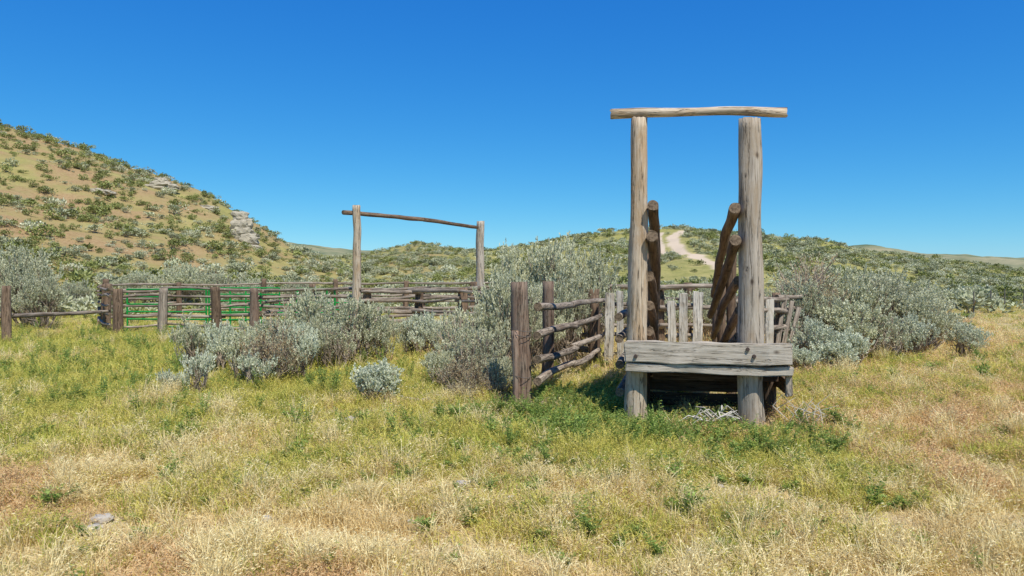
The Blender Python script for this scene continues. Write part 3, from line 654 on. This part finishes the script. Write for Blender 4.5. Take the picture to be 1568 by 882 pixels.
# ---- fences --------------------------------------------------------
def fence(name,pts,hs,pr=.13,ph=1.75,rr=.055,pm=W_BROWN,rm=W_RAIL,side=1,posts=None,jit=.05,over=.25):
    e=empty(name,(pts[0][0],pts[0][1],0)); ox,oy=pts[0]
    for i,(x,y) in enumerate(pts):
        if posts and not posts[i]: continue
        z=H1(x,y); r=pr*random.uniform(.85,1.15); h=ph*random.uniform(.95,1.06)
        log('post_%d'%i,e,(x-ox,y-oy,z-.3),(x-ox+random.uniform(-.05,.05),y-oy+random.uniform(-.04,.04),z+h),r*1.08,r*.9,pm if not isinstance(pm,list) else pm[i],.02,14,.10)
    for i in range(len(pts)-1):
        a=Vector((pts[i][0]-ox,pts[i][1]-oy,H1(*pts[i])));b_=Vector((pts[i+1][0]-ox,pts[i+1][1]-oy,H1(*pts[i+1])))
        d=(b_-a); d.z=0; d.normalize(); nrm=Vector((d.y,-d.x,0))*side
        for k,h in enumerate(hs):
            r=rr*random.uniform(.8,1.2); o_=nrm*(pr+r*.7)
            e0=random.uniform(.3,1)*over; e1=random.uniform(.3,1)*over
            p=a+o_-d*e0+Vector((0,0,h+random.uniform(-jit,jit))); q=b_+o_+d*e1+Vector((0,0,h+random.uniform(-jit,jit)))
            if i%2: p+=nrm*r*.9; q+=nrm*r*.9
            if random.random()<.5: log('rail_%d_%d'%(i,k),e,p,q,r*1.1,r*.8,rm,.05,10,.10)
            else: log('rail_%d_%d'%(i,k),e,q,p,r*1.1,r*.8,rm,.05,10,.10)
    return e
wf_=empty('log_wing_fence',(.16,11.2,0))
def wp(x,y,z): return (x-.16,y-11.2,z)
log('front_post',wf_,wp(.14,11.2,-.3),wp(.12,11.2,1.93),.145,.13,W_RED,.01,18,.10)
log('front_post_splice',wf_,wp(.06,11.06,.0),wp(.05,11.07,1.2),.06,.055,W_RED,.01,10,.12)
log('mid_post',wf_,wp(.62,13.1,-.3),wp(.66,13.1,1.93),.11,.10,W_RED,.02,14,.1)
log('end_post',wf_,wp(1.85,16.4,-.3),wp(1.85,16.4,1.6),.10,.09,W_BROWN,.02,14,.1)
for i,(z0,z1) in enumerate(((1.55,1.50),(1.12,1.15),(.76,.70),(.44,.38),(.06,.05))):
    zm=(z0+z1)/2-.05
    log('rail_%d_a'%i,wf_,wp(.38,11.02,z0),wp(1.22,13.9,zm),.064,.056,W_RAIL,.05,14,.10)
    log('rail_%d_b'%i,wf_,wp(1.10,13.55,zm+.02),wp(2.0,16.3,z1),.06,.05,W_RAIL,.05,14,.10)
m,nt,b,o=newmat('fence_wire'); b.inputs['Base Color'].default_value=(0.2,0.18,0.16,1); b.inputs['Metallic'].default_value=.7; WIRE=m
mb=MB()
for z in (1.12,1.2,.5):
    ring=[(.13+.158*math.cos(t),11.17+.158*math.sin(t)*1.2,z+.02*math.sin(2*t)) for t in np.linspace(0,6.283,17)]
    mb.tube([(p[0]-.16,p[1]-11.2,p[2]) for p in ring],[.005]*17,0,4)
ob=bpy.data.objects.new('tie_wire',mb.mesh('tie_wire',[WIRE])); col.objects.link(ob); ob.parent=wf_

fence('corral_fence',[(-13.45,25.0),(-12.05,25.2),(-10.0,24.8),(-8.7,24.6),(-5.4,24.3)],[.35,.7,1.02,1.32,1.58],.165,1.68,.05,[W_BROWN,W_RAIL,W_BROWN,W_RED,W_BROWN],W_RAIL,-1,[1,1,1,1,0])
fence('corral_fence',[(-13.6,25.1),(-15.3,27.6),(-16.8,30.2)],[.35,.7,1.05,1.35,1.6],.15,1.72,.05,W_BROWN,W_RAIL,-1,[0,1,1])
fence('corral_fence',[(-16.8,30.2),(-15.5,34),(-12.5,36.8),(-9.0,37.5),(-5.5,37.8),(-2,37.2),(1.5,36),(4,33)],[.4,.75,1.1,1.4,1.7],.14,1.85,.055,W_BROWN,W_RAIL,-1)
fence('pole_fence',[(-24,19.2),(-19.5,20.4),(-14.85,21.5),(-13.65,24.8)],[.88],.13,1.75,.055,W_BROWN,W_RAIL,-1,[1,1,1,0])
fence('corral_fence',[(-5.0,24.3),(-3.2,26.2),(-1.3,28.0)],[.3,.62,.95,1.28,1.62],.13,1.7,.06,W_BROWN,W_RAIL,1,[0,1,0])
fence('corral_fence',[(-4.7,23.8),(-3.15,24.3),(-1.5,22.6),(.2,20),(1.9,17)],[.3,.62,.95,1.28,1.55],.15,1.68,.06,W_BROWN,W_RAIL,1)
fence('corral_fence',[(-1.3,28),(1.2,27.5),(3.5,26),(5.5,23)],[.4,.9,1.3,1.65],.13,1.75,.055,W_BROWN,W_RAIL,-1)
fence('corral_fence',[(1.7,19.8),(4.0,19.5),(6.4,19.4)],[.7,1.2,1.70],.11,1.8,.055,W_BROWN,W_RAIL,1)
fence('corral_fence',[(4.1,14.6),(5.0,16.0),(6.15,17.1),(7.0,17.9)],[.4,.8,1.2,1.55],.11,1.62,.055,W_BROWN,W_RAIL,1)
fence('corral_fence',[(-8.6,24.8),(-8.2,30),(-8.0,37)],[.4,.8,1.2,1.6],.13,1.75,.05,W_BROWN,W_RAIL,1,[0,1,0])
lb_=empty('leaning_boards',(6.15,16.7,0))
for k in range(3): upboard('board_%d'%k,lb_,(-.15+k*.16,.1*k,0),(.2+k*.2,.1*k+.3,1.6-.15*k),.10,.03,W_RAIL)

def boards(name,items,y,rails=(1.4,.75,.3)):
    x0=items[0][0]; e=empty(name,(x0,y,0))
    for k,(x,w,h) in enumerate(items):
        upboard('board_%d'%k,e,(x-x0,random.uniform(-.01,.01),-.1),(x-x0+random.uniform(-.05,.05),0,h),w,.035,W_WHITE,.012)
    xe=items[-1][0]-x0
    for k,z in enumerate(rails):
        log('rail_%d'%k,e,(-.12,.09,z),(xe+.12,.09,z+.02),.045,.04,W_RAIL,.01,10)
boards('white_board_gate',[(2.12,.20,1.66),(2.38,.15,1.70),(2.60,.16,1.55)],16.0)
boards('white_board_gate',[(3.42,.17,1.50),(3.66,.19,1.66),(3.95,.20,1.70)],15.6)
boards('white_board_gate',[(5.45,.16,1.35),(5.74,.18,1.52)],16.3)

# ---- tall gateway ---------------------------------------------------
gw=empty('log_gateway',(-5.15,24.1,0))
log('left_post',gw,(0,0,-.3),(.02,0,4.37),.15,.125,W_TAN,.03,16)
log('right_post',gw,(3.95,3.9,-.3),(3.93,3.9,4.15),.17,.15,W_GREY,.03,16,.09)
log('lintel_left_part',gw,(-.38,-.18,4.13),(2.1,2.0,4.06),.075,.07,W_BROWN,.01,12)
log('lintel_right_part',gw,(2.0,1.9,4.065),(3.85,3.72,3.90),.07,.06,W_BROWN,.01,12)

# ---- green metal panels ---------------------------------------------
m,nt,b,o=newmat('green_painted_steel'); tc=N(nt,'ShaderNodeTexCoord'); q=noise(nt,tc.outputs['Object'],5,5,.6)
nt.links.new(ramp(nt,q,[(0.35,(0.006,0.20,0.03)),(0.7,(0.015,0.34,0.06))]),b.inputs['Base Color']); b.inputs['Roughness'].default_value=.45; b.inputs['Specular IOR Level'].default_value=.35; GRN=m
def panel(p,q,nr=6,h=1.55):
    e=MB(); p=np.array([p[0],p[1],0.]);q=np.array([q[0],q[1],0.])
    for k in range(nr):
        z=.2+(h-.2)*k/(nr-1); e.tube([p*0+np.array([0,0,z]),(q-p)+np.array([0,0,z])],[.03,.03],0,8)
    for t in (0,.5,1): e.tube([(q-p)*t+np.array([0,0,.0]),(q-p)*t+np.array([0,0,h+.02])],[.034,.034],0,8)
    ob=bpy.data.objects.new('green_metal_corral_panel',e.mesh('green_metal_corral_panel',[GRN],True)); col.objects.link(ob); ob.location=(p[0],p[1],.02)
panel((-14.0,26.6),(-11.0,26.3)); panel((-10.9,26.3),(-9.3,26.1)); panel((-8.9,25.9),(-6.2,25.6)); panel((-8.4,28.5),(-5.9,28)); panel((-12.5,30.5),(-9.6,30.2))

def wire_fence(pts,h=1.25):
    e=MB(); P0=np.array([pts[0][0],pts[0][1],0.])
    for i,(x,y) in enumerate(pts):
        z=H1(x,y); p=np.array([x,y,z])-P0; e.tube([p+[0,0,-.2],p+[0,0,h]],[.035,.03],0,6)
        if i:
            for zz in (.45,.8,1.1): e.tube([pp+[0,0,zz],p+[0,0,zz]],[.008,.008],0,4)
        pp=p
    ob=bpy.data.objects.new('wire_fence',e.mesh('wire_fence',[WIRE])); col.objects.link(ob); ob.location=P0
wire_fence([(-32,36),(-28,37),(-24,38),(-20,39)]); wire_fence([(24,38),(27.5,42),(31,46),(35,50)],1.3)

# ------------------------------------------------------------------ light, sky, camera
az=math.radians(152); el=math.radians(56)
sv=Vector((math.sin(az)*math.cos(el),math.cos(az)*math.cos(el),math.sin(el)))
sl=bpy.data.lights.new('sun','SUN'); sl.energy=5.0; sl.angle=math.radians(.5); sl.color=(1,.95,.85)
so=bpy.data.objects.new('sun',sl); col.objects.link(so); so.rotation_mode='QUATERNION'; so.rotation_quaternion=sv.to_track_quat('Z','Y'); so.location=(20,-30,50)
w=bpy.data.worlds.new('World'); S.world=w; w.use_nodes=True; nt=w.node_tree; nt.nodes.clear()
sky=N(nt,'ShaderNodeTexSky',sky_type='NISHITA'); sky.sun_disc=False; sky.sun_elevation=el; sky.sun_rotation=az
sky.air_density=1.0; sky.dust_density=0.1; sky.ozone_density=3.0; sky.altitude=1200
hs=N(nt,'ShaderNodeHueSaturation'); hs.inputs['Saturation'].default_value=1.15; nt.links.new(sky.outputs[0],hs.inputs['Color'])
sc_=N(nt,'ShaderNodeSeparateColor'); cc_=N(nt,'ShaderNodeCombineColor'); nt.links.new(hs.outputs[0],sc_.inputs[0])
for k,(p,g_) in enumerate(((1.32,.19),(.86,.80),(.45,2.40))):
    nt.links.new(mth(nt,'MULTIPLY',mth(nt,'POWER',sc_.outputs[k],p),g_),cc_.inputs[k])
bg=N(nt,'ShaderNodeBackground'); bg.inputs[1].default_value=.15; wo=N(nt,'ShaderNodeOutputWorld')
nt.links.new(cc_.outputs[0],bg.inputs[0]); nt.links.new(bg.outputs[0],wo.inputs[0])
cd=bpy.data.cameras.new('camera'); cd.sensor_width=36; cd.lens=36*F/1568; cd.clip_end=6000; cd.clip_start=.1
co=bpy.data.objects.new('camera',cd); col.objects.link(co); co.location=(0,0,CAMH)
co.rotation_euler=(math.radians(90)-math.atan(16/F),0,0); S.camera=co
S.view_settings.view_transform='Standard'; S.view_settings.look='None'; S.view_settings.exposure=0
